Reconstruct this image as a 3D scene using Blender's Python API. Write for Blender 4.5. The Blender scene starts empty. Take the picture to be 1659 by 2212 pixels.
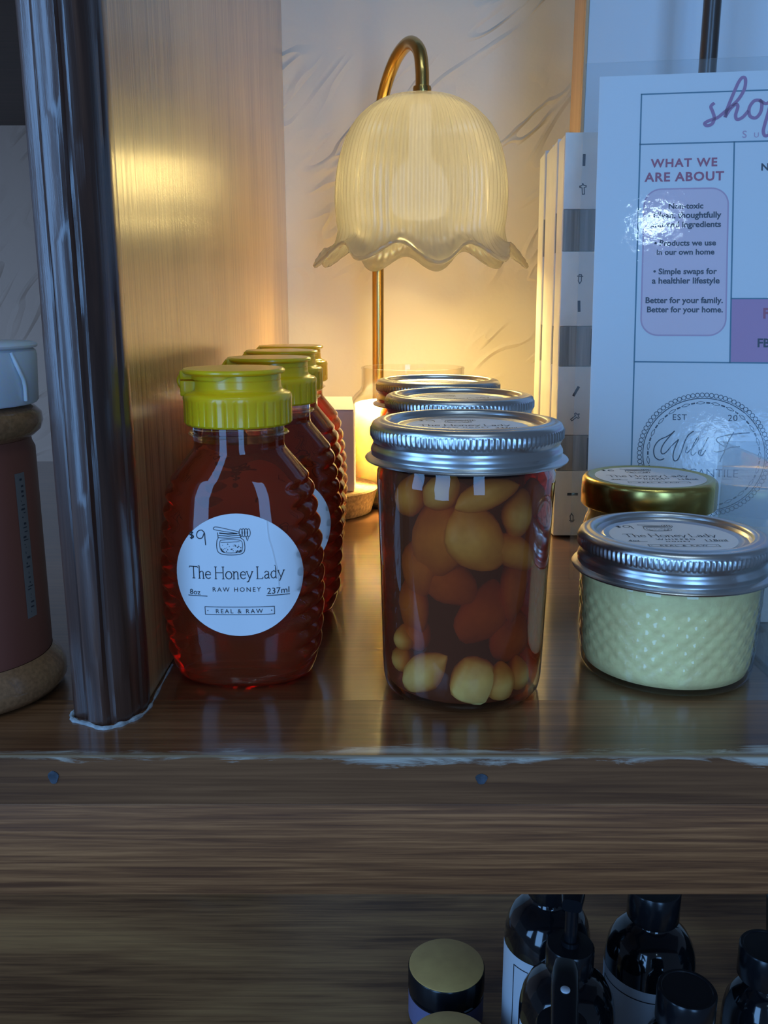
import bpy, bmesh, math, random
from mathutils import Vector, Matrix, noise
random.seed(7)
PI = math.pi
scene = bpy.context.scene
COL = scene.collection
MM = 0.001

# ------------------------------------------------------------------ camera
cam_d = bpy.data.cameras.new('camera')
cam_d.sensor_fit = 'HORIZONTAL'; cam_d.sensor_width = 36.0
cam_d.lens = 36.0 * 1931.0 / 1659.0
cam_d.clip_start = 0.01; cam_d.clip_end = 50
cam = bpy.data.objects.new('camera', cam_d); COL.objects.link(cam)
cam.location = (0, 0, 0.144)
cam.rotation_euler = (math.radians(90 - 12.95), 0, 0)
scene.camera = cam

# ------------------------------------------------------------------ colour management and render paths
vs = scene.view_settings
vs.view_transform = 'Standard'; vs.look = 'None'; vs.gamma = 1.0; vs.use_curve_mapping = False
vs.exposure = 0.0
cy = scene.cycles
cy.use_denoising = True
cy.max_bounces = 16; cy.diffuse_bounces = 5; cy.glossy_bounces = 6; cy.transmission_bounces = 14
cy.transparent_max_bounces = 24; cy.volume_bounces = 0
cy.sample_clamp_indirect = 6.0; cy.sample_clamp_direct = 0.0
cy.caustics_reflective = True; cy.caustics_refractive = True; cy.blur_glossy = 0.6

# ------------------------------------------------------------------ world: dim cool room light
world = bpy.data.worlds.new('world'); scene.world = world; world.use_nodes = True
bg = world.node_tree.nodes['Background']
bg.inputs[0].default_value = (0.34, 0.50, 0.80, 1); bg.inputs[1].default_value = 0.16

# ------------------------------------------------------------------ daylight: shop windows behind the camera
def area(name, loc, target, sx, sy, power, color):
    l = bpy.data.lights.new(name, 'AREA'); l.shape = 'RECTANGLE'; l.size = sx; l.size_y = sy
    l.energy = power; l.color = color
    o = bpy.data.objects.new(name, l); COL.objects.link(o); o.location = loc
    d = Vector(target) - Vector(loc); o.rotation_euler = d.to_track_quat('-Z', 'Y').to_euler()
    return o
COOL = (0.215, 0.49, 1.0)
area('window_daylight_left', (-1.25, -1.55, 0.35), (0.0, 0.4, -0.05), 0.75, 1.7, 26, COOL)
area('window_daylight_right', (0.55, -2.1, 0.45), (0.05, 0.4, 0.0), 0.6, 1.7, 21, COOL)
area('window_daylight_side', (-1.45, -0.30, 0.55), (-0.12, 0.3, 0.15), 0.45, 1.3, 11, COOL)
for i, x in enumerate((-0.42, -0.16, 0.12, 0.4)):
    area('ceiling_spot', (x, -0.55, 1.75), (x * 0.5, 0.45, 0.0), 0.06, 0.06, 0.9, (0.62, 0.85, 1.0))

area('shop_lamp', (0.15, -0.55, 1.03), (0.15, 0.45, 0.15), 0.06, 0.03, 0.30, (0.62, 0.85, 1.0))
area('shop_lamp', (0.24, -0.55, 0.56), (0.15, 0.45, 0.1), 0.04, 0.06, 0.05, (0.5, 0.78, 1.0))

# ================================================================== mesh helpers (all sizes in millimetres)
def new_mesh(name, v, f, smooth=35):
    me = bpy.data.meshes.new(name)
    me.from_pydata([(a * MM, b * MM, c * MM) for a, b, c in v], [], f)
    me.update()
    if smooth:
        me.polygons.foreach_set('use_smooth', [True] * len(me.polygons))
        if smooth < 179: me.set_sharp_from_angle(angle=math.radians(smooth))
    return me
def link(o, parent=None):
    COL.objects.link(o)
    if parent is not None: o.parent = parent
    return o
def part(name, vf, mat, parent=None, smooth=35, loc=None, rot=None, label=None):
    me = vf if isinstance(vf, bpy.types.Mesh) else new_mesh(name, vf[0], vf[1], smooth)
    if mat and not me.materials: me.materials.append(mat)
    o = link(bpy.data.objects.new(name, me), parent)
    if loc: o.location = [c * MM for c in loc]
    if rot: o.rotation_euler = [math.radians(a) for a in rot]
    if label: o['label'] = label
    return o
def tag(o, label, cat, group=None, kind=None):
    o['label'] = label
    if cat: o['category'] = cat
    if group: o['group'] = group
    if kind: o['kind'] = kind
    return o
def thing(name, label, cat, loc=(0, 0, 0), rotz=0, group=None, rot=None):
    o = bpy.data.objects.new(name, None); COL.objects.link(o)
    o.empty_display_size = 0.02
    o.location = [c * MM for c in loc]
    o.rotation_euler = [math.radians(a) for a in rot] if rot else (0, 0, math.radians(rotz))
    return tag(o, label, cat, group)
def copy_tree(src, loc, rotz, label):
    r = src.copy(); COL.objects.link(r)
    r.location = [c * MM for c in loc]; r.rotation_euler = (0, 0, math.radians(rotz)); r['label'] = label
    for ch in list(src.children):
        c = ch.copy(); COL.objects.link(c); c.parent = r
        for g in list(ch.children):
            d = g.copy(); COL.objects.link(d); d.parent = c
    return r
def lathe(prof, seg=96, f=None):
    V, F, rings = [], [], []
    for r, z in prof:
        if r < 1e-6:
            rings.append([len(V)]); V.append((0, 0, z)); continue
        idx = []
        for j in range(seg):
            th = 2 * PI * j / seg
            rr, zz = (r, z) if f is None else f(th, r, z)
            idx.append(len(V)); V.append((rr * math.cos(th), rr * math.sin(th), zz))
        rings.append(idx)
    for a, b in zip(rings, rings[1:]):
        if len(a) == 1 and len(b) == 1: continue
        for j in range(seg):
            k = (j + 1) % seg
            if len(a) == 1: F.append((a[0], b[k], b[j]))
            elif len(b) == 1: F.append((a[j], a[k], b[0]))
            else: F.append((a[j], a[k], b[k], b[j]))
    return V, F
def bm_out(bm):
    V = [tuple(v.co) for v in bm.verts]
    bm.verts.index_update()
    F = [tuple(v.index for v in p.verts) for p in bm.faces]
    bm.free(); return V, F
def box(x0, x1, y0, y1, z0, z1, bev=0.0, seg=2):
    bm = bmesh.new()
    bmesh.ops.create_cube(bm, size=1)
    for v in bm.verts:
        v.co = Vector((x0 if v.co.x < 0 else x1, y0 if v.co.y < 0 else y1, z0 if v.co.z < 0 else z1))
    if bev > 0: bmesh.ops.bevel(bm, geom=list(bm.edges), offset=bev, segments=seg, affect='EDGES', profile=0.5)
    return bm_out(bm)
def prism(poly, z0, z1, zsteps=1, wob=0.0):
    n = len(poly); V, F = [], []
    for k in range(zsteps + 1):
        z = z0 + (z1 - z0) * k / zsteps
        for i, (x, y) in enumerate(poly):
            w = wob * noise.noise(Vector((x * .3, y * .3, z * .025))) if wob else 0
            V.append((x + w, y - w, z))
    for k in range(zsteps):
        for i in range(n):
            j = (i + 1) % n
            F.append((k * n + i, k * n + j, (k + 1) * n + j, (k + 1) * n + i))
    F.append(tuple(range(n - 1, -1, -1))); F.append(tuple(zsteps * n + i for i in range(n)))
    return V, F
def tube(pts, r, seg=16, caps=True):
    pts = [Vector(p) for p in pts]; V, F = [], []
    rs = r if isinstance(r, (list, tuple)) else [r] * len(pts)
    up = Vector((0.31, 0.17, 0.93)).normalized(); prev = None
    for i, p in enumerate(pts):
        t = (pts[min(i + 1, len(pts) - 1)] - pts[max(i - 1, 0)]).normalized()
        if prev is None:
            n = t.orthogonal().normalized()
        else:
            n = (prev - t * prev.dot(t)).normalized()
        prev = n; b = t.cross(n)
        for j in range(seg):
            a = 2 * PI * j / seg
            V.append(tuple(p + (n * math.cos(a) + b * math.sin(a)) * rs[i]))
    for i in range(len(pts) - 1):
        for j in range(seg):
            k = (j + 1) % seg
            F.append((i * seg + j, i * seg + k, (i + 1) * seg + k, (i + 1) * seg + j))
    if caps:
        F.append(tuple(range(seg - 1, -1, -1))); F.append(tuple((len(pts) - 1) * seg + j for j in range(seg)))
    return V, F
def catmull(pts, n=6, closed=False):
    P = [Vector(p) for p in pts]; out = []
    m = len(P)
    for i in range(m - 1):
        p0, p1, p2, p3 = P[max(i - 1, 0)], P[i], P[i + 1], P[min(i + 2, m - 1)]
        for k in range(n):
            t = k / n
            out.append(0.5 * ((2 * p1) + (p2 - p0) * t + (2 * p0 - 5 * p1 + 4 * p2 - p3) * t * t + (3 * p1 - p0 - 3 * p2 + p3) * t ** 3))
    out.append(P[-1]); return [tuple(o) for o in out]
def merge(*vfs):
    V, F = [], []
    for v, f in vfs:
        o = len(V); V += list(v); F += [tuple(i + o for i in q) for q in f]
    return V, F

# ------------------------------------------------------------------ flat print: text and strokes as 2D meshes
_tc = {}
def text2d(body, size=1.0, bold=0.0, space=1.0):
    key = (body, bold, space)
    if key not in _tc:
        cu = bpy.data.curves.new('t', 'FONT'); cu.body = body; cu.size = 1.0; cu.offset = bold
        cu.resolution_u = 3; cu.space_character = space; cu.fill_mode = 'FRONT'
        o = bpy.data.objects.new('t', cu); COL.objects.link(o)
        dg = bpy.context.evaluated_depsgraph_get()
        me = bpy.data.meshes.new_from_object(o.evaluated_get(dg))
        _tc[key] = ([(v.co.x, v.co.y) for v in me.vertices], [tuple(p.vertices) for p in me.polygons])
        bpy.data.objects.remove(o); bpy.data.curves.remove(cu); bpy.data.meshes.remove(me)
    v, f = _tc[key]
    return [(x * size, y * size) for x, y in v], list(f)
def text_fit(body, x0, x1, base, bold=0.0, space=1.0, h=None):
    v, f = text2d(body, 1.0, bold, space)
    a = min(p[0] for p in v); b = max(p[0] for p in v)
    s = (x1 - x0) / (b - a)
    sy = s if h is None else h / 0.73
    return [(x0 + (x - a) * s, base + y * sy) for x, y in v], f
def stroke2d(pts, w, smooth=0, closed=False, maxlen=0):
    if smooth: pts = [(p[0], p[1]) for p in catmull([(a, b, 0) for a, b in pts], smooth)]
    if maxlen:
        q = [pts[0]]
        for a, b in zip(pts, pts[1:]):
            m = max(1, int(math.hypot(b[0] - a[0], b[1] - a[1]) / maxlen))
            q += [(a[0] + (b[0] - a[0]) * k / m, a[1] + (b[1] - a[1]) * k / m) for k in range(1, m + 1)]
        pts = q
    n = len(pts); V, F = [], []
    for i in range(n):
        a = pts[max(i - 1, 0)]; b = pts[min(i + 1, n - 1)]
        if closed and i in (0, n - 1): a, b = pts[n - 2], pts[1]
        tx, ty = b[0] - a[0], b[1] - a[1]; L = math.hypot(tx, ty) or 1
        nx, ny = -ty / L, tx / L
        ww = w(i / (n - 1)) if callable(w) else w
        V += [(pts[i][0] + nx * ww / 2, pts[i][1] + ny * ww / 2), (pts[i][0] - nx * ww / 2, pts[i][1] - ny * ww / 2)]
    for i in range(n - 1): F.append((2 * i, 2 * i + 1, 2 * i + 3, 2 * i + 2))
    return V, F
def poly_seg(pts, w, maxlen=0):      # separate straight pieces, square joints
    out = []
    for a, b in zip(pts, pts[1:]):
        L = math.hypot(b[0] - a[0], b[1] - a[1]) or 1; ex, ey = (b[0] - a[0]) / L * w / 2, (b[1] - a[1]) / L * w / 2
        out.append(stroke2d([(a[0] - ex, a[1] - ey), (b[0] + ex, b[1] + ey)], w, maxlen=maxlen))
    return merge(*out)
def ell(cx, cy, rx, ry, n=28, a0=0, a1=2 * PI):
    return [(cx + rx * math.cos(a0 + (a1 - a0) * i / n), cy + ry * math.sin(a0 + (a1 - a0) * i / n)) for i in range(n + 1)]
def disc2d(cx, cy, r, n=14):
    return [(cx + r * math.cos(2 * PI * i / n), cy + r * math.sin(2 * PI * i / n)) for i in range(n)], [tuple(range(n))]
def rrect(x0, x1, z0, z1, r, n=8):
    P = []
    for cx, cz, a in ((x1 - r, z1 - r, 0), (x0 + r, z1 - r, PI / 2), (x0 + r, z0 + r, PI), (x1 - r, z0 + r, 1.5 * PI)):
        P += [(cx + r * math.cos(a + PI / 2 * i / n), cz + r * math.sin(a + PI / 2 * i / n)) for i in range(n + 1)]
    return P
def print_obj(name, pieces, mat, parent, fn):
    v, f = merge(*pieces)
    return part(name, ([fn(x, y) for x, y in v], f), mat, parent, smooth=0)
SER = {  # light roman capitals and lower case drawn as pen strokes, cap height 1
 'T': (.74, [[(0, .86), (.03, .97), (.69, .97), (.72, .86)], [(.36, .97), (.36, 0)], [(.24, 0), (.48, 0)]]),
 'h': (.56, [[(.0, 1.06), (.1, 1.06), (.1, 0)], [(.1, .45), (.2, .58), (.33, .62), (.42, .52), (.43, 0)], [(.01, 0), (.19, 0)], [(.35, 0), (.52, 0)]]),
 'e': (.53, [[(.05, .34), (.47, .34), (.44, .52), (.27, .63), (.1, .52), (.04, .3), (.12, .08), (.28, 0), (.46, .1)]]),
 'H': (.86, [[(.1, 1), (.1, 0)], [(.7, 1), (.7, 0)], [(.1, .52), (.7, .52)], [(0, 1), (.2, 1)], [(0, 0), (.2, 0)], [(.6, 1), (.8, 1)], [(.6, 0), (.8, 0)]]),
 'o': (.6, [ell(.29, .31, .25, .31, 16)]),
 'n': (.58, [[(0, .62), (.1, .62), (.1, 0)], [(.1, .45), (.2, .58), (.33, .62), (.42, .52), (.43, 0)], [(.01, 0), (.19, 0)], [(.35, 0), (.52, 0)]]),
 'y': (.53, [[(.03, .62), (.26, .03)], [(.49, .62), (.26, .03), (.15, -.23), (.02, -.25)], [(-.04, .62), (.12, .62)], [(.41, .62), (.56, .62)]]),
 'L': (.6, [[(.1, 1), (.1, 0), (.5, 0), (.53, .14)], [(0, 1), (.2, 1)], [(0, 0), (.2, 0)]]),
 'a': (.52, [[(.07, .5), (.2, .63), (.35, .56), (.38, .42), (.38, .04), (.46, 0)], [(.38, .37), (.18, .32), (.06, .18), (.11, .03), (.24, .01), (.38, .14)]]),
 'd': (.58, [[(.33, 1.06), (.43, 1.06), (.43, 0), (.52, 0)], [(.43, .5), (.28, .63), (.11, .53), (.04, .3), (.12, .06), (.26, 0), (.43, .14)]]),
 ' ': (.26, []) }
def serif_text(s, x0, x1, base, w=.055):
    W = sum(SER[c][0] for c in s) - .08; k = (x1 - x0) / W; x = 0; out = []
    for c in s:
        adv, st = SER[c]
        for poly in st:
            out.append(stroke2d([(x0 + (x + a) * k, base + b * k) for a, b in poly], w * k if len(poly) > 2 or poly[0][0] == poly[-1][0] else w * k * .8))
        x += adv
    return out
def label_art(kind, price):
    Q = lambda x, y: ((x - 795) / 720, (762 - y) / 720)
    ln = lambda pts, w=.012, sm=0: stroke2d([Q(*p) for p in pts], w, sm, maxlen=.04)
    out = serif_text('The Honey Lady', Q(235, 0)[0], Q(1300, 0)[0], Q(0, 795)[1], .075)
    def tx(s, x0, x1, y, b=0.0, sp=1.0, h=None): return text_fit(s, Q(x0, 0)[0], Q(x1, 0)[0], Q(0, y)[1], b, sp, h)
    if kind == 'raw':
        out += [tx('RAW HONEY', 500, 1045, 945, 0, 1.35), tx('8oz', 230, 355, 988), tx('237ml', 1115, 1360, 978)]
    else:
        out += [tx('WHIPPED', 560, 1010, 930, .01, 1.35), tx('HONEY', 650, 930, 1020, .01, 1.35), tx('4oz', 230, 355, 988), tx('118ml', 1115, 1360, 978)]
    out += [ln([(210, 1003), (435, 1003)]), ln([(1105, 997), (1365, 997)])]
    out += [poly_seg([Q(400, 1130), Q(1190, 1130), Q(1190, 1222), Q(400, 1222), Q(400, 1130)], .010, .04)]
    out += [tx('REAL & RAW', 525, 1060, 1205, 0, 1.35), disc2d(*Q(432, 1176), .009), disc2d(*Q(1158, 1176), .009)]
    # dipper and jar drawing
    out += [ln([(535, 205), (560, 192), (640, 205), (815, 245)], .009, 4), ln([(535, 205), (545, 222), (640, 240), (810, 265), (815, 245)], .009, 4)]
    for k in range(4):
        cx = 842 + k * 29
        out.append(stroke2d(ell(*Q(cx, 258), 18 / 720, (50 - abs(k - 1.5) * 3) / 720, 14), .009))
    out += [ln([(900, 305), (905, 335), (913, 352), (920, 330), (925, 308)], .008)]
    out += [ln([(580, 255), (585, 320), (572, 345), (565, 420), (580, 480), (630, 508), (720, 515), (820, 508), (870, 480), (882, 420), (872, 345), (840, 318), (838, 275)], .010, 3)]
    out += [ln([(590, 290), (700, 297), (835, 287)], .012), ln([(585, 315), (700, 322), (838, 312)], .010), ln([(600, 262), (700, 272), (800, 268)], .02)]
    out += [ln([(612, 345), (720, 335), (830, 345), (855, 380), (852, 440), (835, 480), (740, 492), (640, 485), (605, 440), (600, 375), (612, 345)], .008, 3), ln([(612, 368), (720, 366), (825, 362)], .007)]
    rr = random.Random(3)
    out += [disc2d(*Q(rr.uniform(625, 840), rr.uniform(385, 475)), rr.uniform(.003, .009), 6) for _ in range(34)]
    out += [ln([(780, 490), (800, 465), (820, 480), (840, 455)], .02), ln([(612, 440), (625, 470), (650, 485)], .02)]
    # price in pen
    out += [ln([(300, 265), (265, 270), (262, 290), (295, 300), (298, 322), (262, 328)], .022, 3), ln([(284, 250), (280, 342)], .02)]
    if price == 9:
        out += [ln([(432, 262), (400, 232), (355, 250), (340, 300), (365, 330), (405, 318), (432, 262), (436, 330), (440, 405)], .014, 4)]
    else:
        out += [ln([(420, 240), (370, 260), (345, 310), (360, 350), (405, 350), (420, 320), (390, 298), (350, 318)], .014, 4)]
    return out

# ================================================================== materials
def mat_new(name):
    m = bpy.data.materials.new(name); m.use_nodes = True
    nt = m.node_tree; nt.nodes.clear()
    out = nt.nodes.new('ShaderNodeOutputMaterial')
    return m, nt, out
def N(nt, kind, **kw):
    n = nt.nodes.new(kind)
    for k, v in kw.items():
        if k in n.inputs: n.inputs[k].default_value = v
        else: setattr(n, k, v)
    return n
def principled(name, color, rough=0.5, metal=0.0, coat=0.0, coat_rough=0.05, spec=0.5, noise_amt=0.0, noise_scale=40.0, bump=0.0, bump_scale=200.0, sss=0.0, trans=0.0, ior=1.45):
    m, nt, out = mat_new(name)
    b = N(nt, 'ShaderNodeBsdfPrincipled')
    b.inputs['Base Color'].default_value = (*color, 1); b.inputs['Roughness'].default_value = rough
    b.inputs['Metallic'].default_value = metal; b.inputs['Coat Weight'].default_value = coat
    b.inputs['Coat Roughness'].default_value = coat_rough; b.inputs['Specular IOR Level'].default_value = spec
    b.inputs['IOR'].default_value = ior; b.inputs['Transmission Weight'].default_value = trans
    if sss:
        b.inputs['Subsurface Weight'].default_value = 1.0; b.inputs['Subsurface Scale'].default_value = sss
        b.inputs['Subsurface Radius'].default_value = (1.0, 0.6, 0.3)
    tc = N(nt, 'ShaderNodeTexCoord')
    if noise_amt:
        nz = N(nt, 'ShaderNodeTexNoise', Scale=noise_scale, Detail=4.0)
        nt.links.new(tc.outputs['Object'], nz.inputs['Vector'])
        rp = N(nt, 'ShaderNodeValToRGB')
        k0, k1 = 1 - noise_amt, 1 + noise_amt
        rp.color_ramp.elements[0].position = .3; rp.color_ramp.elements[1].position = .7
        rp.color_ramp.elements[0].color = (*[c * k0 for c in color], 1); rp.color_ramp.elements[1].color = (*[min(1, c * k1) for c in color], 1)
        nt.links.new(nz.outputs['Fac'], rp.inputs['Fac']); nt.links.new(rp.outputs['Color'], b.inputs['Base Color'])
    if bump:
        nb = N(nt, 'ShaderNodeTexNoise', Scale=bump_scale, Detail=3.0)
        nt.links.new(tc.outputs['Object'], nb.inputs['Vector'])
        bp = N(nt, 'ShaderNodeBump', Strength=bump, Distance=0.001)
        nt.links.new(nb.outputs['Fac'], bp.inputs['Height']); nt.links.new(bp.outputs['Normal'], b.inputs['Normal'])
    nt.links.new(b.outputs[0], out.inputs['Surface'])
    return m
def wood(name, c0, c1, c2, axis='X', rough=0.35, coat=0.5, coat_rough=0.12, scale=1.0, bump=0.25, wear=None, streak=0.5, spec=0.5, long_f=5, cross_f=150, coat_ior=1.5):
    m, nt, out = mat_new(name)
    b = N(nt, 'ShaderNodeBsdfPrincipled')
    tc = N(nt, 'ShaderNodeTexCoord')
    mp = N(nt, 'ShaderNodeMapping')
    s_long, s_cross = long_f * scale, cross_f * scale
    mp.inputs['Scale'].default_value = {'X': (s_long, s_cross, s_cross), 'Y': (s_cross, s_long, s_cross), 'Z': (s_cross, s_cross, s_long)}[axis]
    nt.links.new(tc.outputs['Object'], mp.inputs['Vector'])
    n1 = N(nt, 'ShaderNodeTexNoise', Scale=1.0, Detail=6.0, Roughness=0.62, Distortion=0.4)
    nt.links.new(mp.outputs[0], n1.inputs['Vector'])
    mp2 = N(nt, 'ShaderNodeMapping')
    f = 7 * scale
    mp2.inputs['Scale'].default_value = {'X': (f * .35, f * 2, f * 2), 'Y': (f * 2, f * .35, f * 2), 'Z': (f * 2, f * 2, f * .35)}[axis]
    nt.links.new(tc.outputs['Object'], mp2.inputs['Vector'])
    n2 = N(nt, 'ShaderNodeTexNoise', Scale=1.0, Detail=3.0, Distortion=1.0)
    nt.links.new(mp2.outputs[0], n2.inputs['Vector'])
    mx = N(nt, 'ShaderNodeMath', operation='MULTIPLY_ADD')
    nt.links.new(n1.outputs['Fac'], mx.inputs[0]); mx.inputs[1].default_value = streak
    m2 = N(nt, 'ShaderNodeMath', operation='MULTIPLY'); nt.links.new(n2.outputs['Fac'], m2.inputs[0]); m2.inputs[1].default_value = 1 - streak
    nt.links.new(m2.outputs[0], mx.inputs[2])
    rp = N(nt, 'ShaderNodeValToRGB')
    e = rp.color_ramp.elements
    e[0].position = .38; e[0].color = (*c0, 1); e[1].position = .64; e[1].color = (*c2, 1)
    em = e.new(.5); em.color = (*c1, 1)
    nt.links.new(mx.outputs[0], rp.inputs['Fac'])
    col = rp.outputs['Color']; rough_socket = None
    if wear:                     # chipped varnish and old paint along the front arris (its own ragged outline)
        sp = N(nt, 'ShaderNodeSeparateXYZ'); nt.links.new(tc.outputs['Object'], sp.inputs[0])
        dy = N(nt, 'ShaderNodeMath', operation='SUBTRACT'); nt.links.new(sp.outputs['Y'], dy.inputs[0]); dy.inputs[1].default_value = wear[0]
        dz = N(nt, 'ShaderNodeMath', operation='ABSOLUTE'); nt.links.new(sp.outputs['Z'], dz.inputs[0])
        dd = N(nt, 'ShaderNodeMath', operation='MULTIPLY_ADD'); nt.links.new(dz.outputs[0], dd.inputs[0]); dd.inputs[1].default_value = 1.6; nt.links.new(dy.outputs[0], dd.inputs[2])
        fall = N(nt, 'ShaderNodeMapRange'); fall.inputs['From Min'].default_value = 0; fall.inputs['From Max'].default_value = wear[1]
        fall.inputs['To Min'].default_value = 0.34; fall.inputs['To Max'].default_value = -0.45
        nt.links.new(dd.outputs[0], fall.inputs['Value'])
        mpw = N(nt, 'ShaderNodeMapping'); mpw.inputs['Scale'].default_value = (34, 260, 260); mpw.inputs['Location'].default_value = (3.07, 0, 0)
        nt.links.new(tc.outputs['Object'], mpw.inputs['Vector'])
        nw = N(nt, 'ShaderNodeTexNoise', Scale=1.0, Detail=6.0, Roughness=.7, Distortion=1.2); nt.links.new(mpw.outputs[0], nw.inputs['Vector'])
        tot = fall.outputs[0]
        for gx, gs, ga in ((.004, .022, .26), (.040, .014, .16), (.128, .012, .30), (-.049, .006, .16), (.082, .010, .10)):
            q = N(nt, 'ShaderNodeMath', operation='SUBTRACT'); nt.links.new(sp.outputs['X'], q.inputs[0]); q.inputs[1].default_value = gx
            q2 = N(nt, 'ShaderNodeMath', operation='ABSOLUTE'); nt.links.new(q.outputs[0], q2.inputs[0])
            q3 = N(nt, 'ShaderNodeMapRange', interpolation_type='SMOOTHSTEP'); q3.inputs['From Min'].default_value = gs * 1.6; q3.inputs['From Max'].default_value = 0
            q3.inputs['To Max'].default_value = ga; nt.links.new(q2.outputs[0], q3.inputs['Value'])
            q4 = N(nt, 'ShaderNodeMath', operation='ADD'); nt.links.new(tot, q4.inputs[0]); nt.links.new(q3.outputs[0], q4.inputs[1]); tot = q4.outputs[0]
        ad = N(nt, 'ShaderNodeMath', operation='ADD'); nt.links.new(nw.outputs['Fac'], ad.inputs[0]); nt.links.new(tot, ad.inputs[1])
        th = N(nt, 'ShaderNodeMapRange'); th.inputs['From Min'].default_value = .70; th.inputs['From Max'].default_value = .90
        nt.links.new(ad.outputs[0], th.inputs['Value'])
        mc = N(nt, 'ShaderNodeMixRGB'); nt.links.new(th.outputs[0], mc.inputs['Fac']); nt.links.new(col, mc.inputs[1]); mc.inputs[2].default_value = (.46, .40, .32, 1)
        # bare wood line just at the arris
        ar = N(nt, 'ShaderNodeMapRange'); ar.inputs['From Min'].default_value = .0022; ar.inputs['From Max'].default_value = .0006
        nt.links.new(dd.outputs[0], ar.inputs['Value'])
        ma = N(nt, 'ShaderNodeMixRGB'); nt.links.new(ar.outputs[0], ma.inputs['Fac']); nt.links.new(mc.outputs[0], ma.inputs[1]); ma.inputs[2].default_value = (.24, .14, .07, 1)
        col = ma.outputs[0]
    nt.links.new(col, b.inputs['Base Color'])
    b.inputs['Roughness'].default_value = rough; b.inputs['Coat Weight'].default_value = coat; b.inputs['Coat Roughness'].default_value = coat_rough
    b.inputs['Specular IOR Level'].default_value = spec; b.inputs['Coat IOR'].default_value = coat_ior
    bp = N(nt, 'ShaderNodeBump', Strength=bump, Distance=0.0006)
    nt.links.new(n1.outputs['Fac'], bp.inputs['Height']); nt.links.new(bp.outputs['Normal'], b.inputs['Normal'])
    nt.links.new(bp.outputs['Normal'], b.inputs['Coat Normal'])
    nt.links.new(b.outputs[0], out.inputs['Surface'])
    return m
def clear(name, tint=(1, 1, 1), rough=0.02, ior=1.5, haze=0.0, haze_col=(.8, .8, .8), bump=0.0, bump_scale=60, gain=1.0, power=4.5):
    m, nt, out = mat_new(name)
    tr = N(nt, 'ShaderNodeBsdfTransparent'); tr.inputs[0].default_value = (*tint, 1)
    gl = N(nt, 'ShaderNodeBsdfGlossy'); gl.inputs['Roughness'].default_value = rough
    lw = N(nt, 'ShaderNodeLayerWeight')
    pw = N(nt, 'ShaderNodeMath', operation='POWER'); nt.links.new(lw.outputs['Facing'], pw.inputs[0]); pw.inputs[1].default_value = power
    fr = N(nt, 'ShaderNodeMath', operation='MULTIPLY_ADD'); nt.links.new(pw.outputs[0], fr.inputs[0])
    f0 = ((ior - 1) / (ior + 1)) ** 2
    fr.inputs[1].default_value = 1 - f0; fr.inputs[2].default_value = f0
    mx = N(nt, 'ShaderNodeMixShader')
    if bump:
        tc = N(nt, 'ShaderNodeTexCoord'); nb = N(nt, 'ShaderNodeTexNoise', Scale=bump_scale, Detail=4.0)
        nt.links.new(tc.outputs['Object'], nb.inputs['Vector'])
        bp = N(nt, 'ShaderNodeBump', Strength=bump, Distance=0.001)
        nt.links.new(nb.outputs['Fac'], bp.inputs['Height'])
        nt.links.new(bp.outputs['Normal'], gl.inputs['Normal']); nt.links.new(bp.outputs['Normal'], lw.inputs['Normal'])
    fac = fr.outputs[0]
    if gain != 1.0:
        g = N(nt, 'ShaderNodeMath', operation='MULTIPLY', use_clamp=True); nt.links.new(fac, g.inputs[0]); g.inputs[1].default_value = gain; fac = g.outputs[0]
    nt.links.new(fac, mx.inputs[0]); nt.links.new(gl.outputs[0], mx.inputs[2])
    base = tr.outputs[0]
    if haze:
        df = N(nt, 'ShaderNodeBsdfDiffuse'); df.inputs[0].default_value = (*haze_col, 1)
        mh = N(nt, 'ShaderNodeMixShader'); mh.inputs[0].default_value = haze
        nt.links.new(tr.outputs[0], mh.inputs[1]); nt.links.new(df.outputs[0], mh.inputs[2]); base = mh.outputs[0]
    nt.links.new(base, mx.inputs[1]); nt.links.new(mx.outputs[0], out.inputs['Surface'])
    return m
def refract(name, ior, color=(1, 1, 1), rough=0.0, absorb=None, density=0.0, trans=1.0):
    m, nt, out = mat_new(name)
    g = N(nt, 'ShaderNodeBsdfPrincipled'); g.inputs['Base Color'].default_value = (*color, 1)
    g.inputs['Transmission Weight'].default_value = trans; g.inputs['IOR'].default_value = ior; g.inputs['Roughness'].default_value = rough
    nt.links.new(g.outputs[0], out.inputs['Surface'])
    if absorb:
        va = N(nt, 'ShaderNodeVolumeAbsorption', Density=density); va.inputs['Color'].default_value = (*absorb, 1)
        nt.links.new(va.outputs[0], out.inputs['Volume'])
    return m
def absorb_only(name, absorb, density, haze=.20):
    m, nt, out = mat_new(name)
    tr = N(nt, 'ShaderNodeBsdfTransparent'); df = N(nt, 'ShaderNodeBsdfDiffuse'); df.inputs[0].default_value = (.52, .13, .05, 1)
    mh = N(nt, 'ShaderNodeMixShader'); mh.inputs[0].default_value = haze
    nt.links.new(tr.outputs[0], mh.inputs[1]); nt.links.new(df.outputs[0], mh.inputs[2]); nt.links.new(mh.outputs[0], out.inputs['Surface'])
    va = N(nt, 'ShaderNodeVolumeAbsorption', Density=density); va.inputs['Color'].default_value = (*absorb, 1)
    nt.links.new(va.outputs[0], out.inputs['Volume'])
    return m
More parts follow.
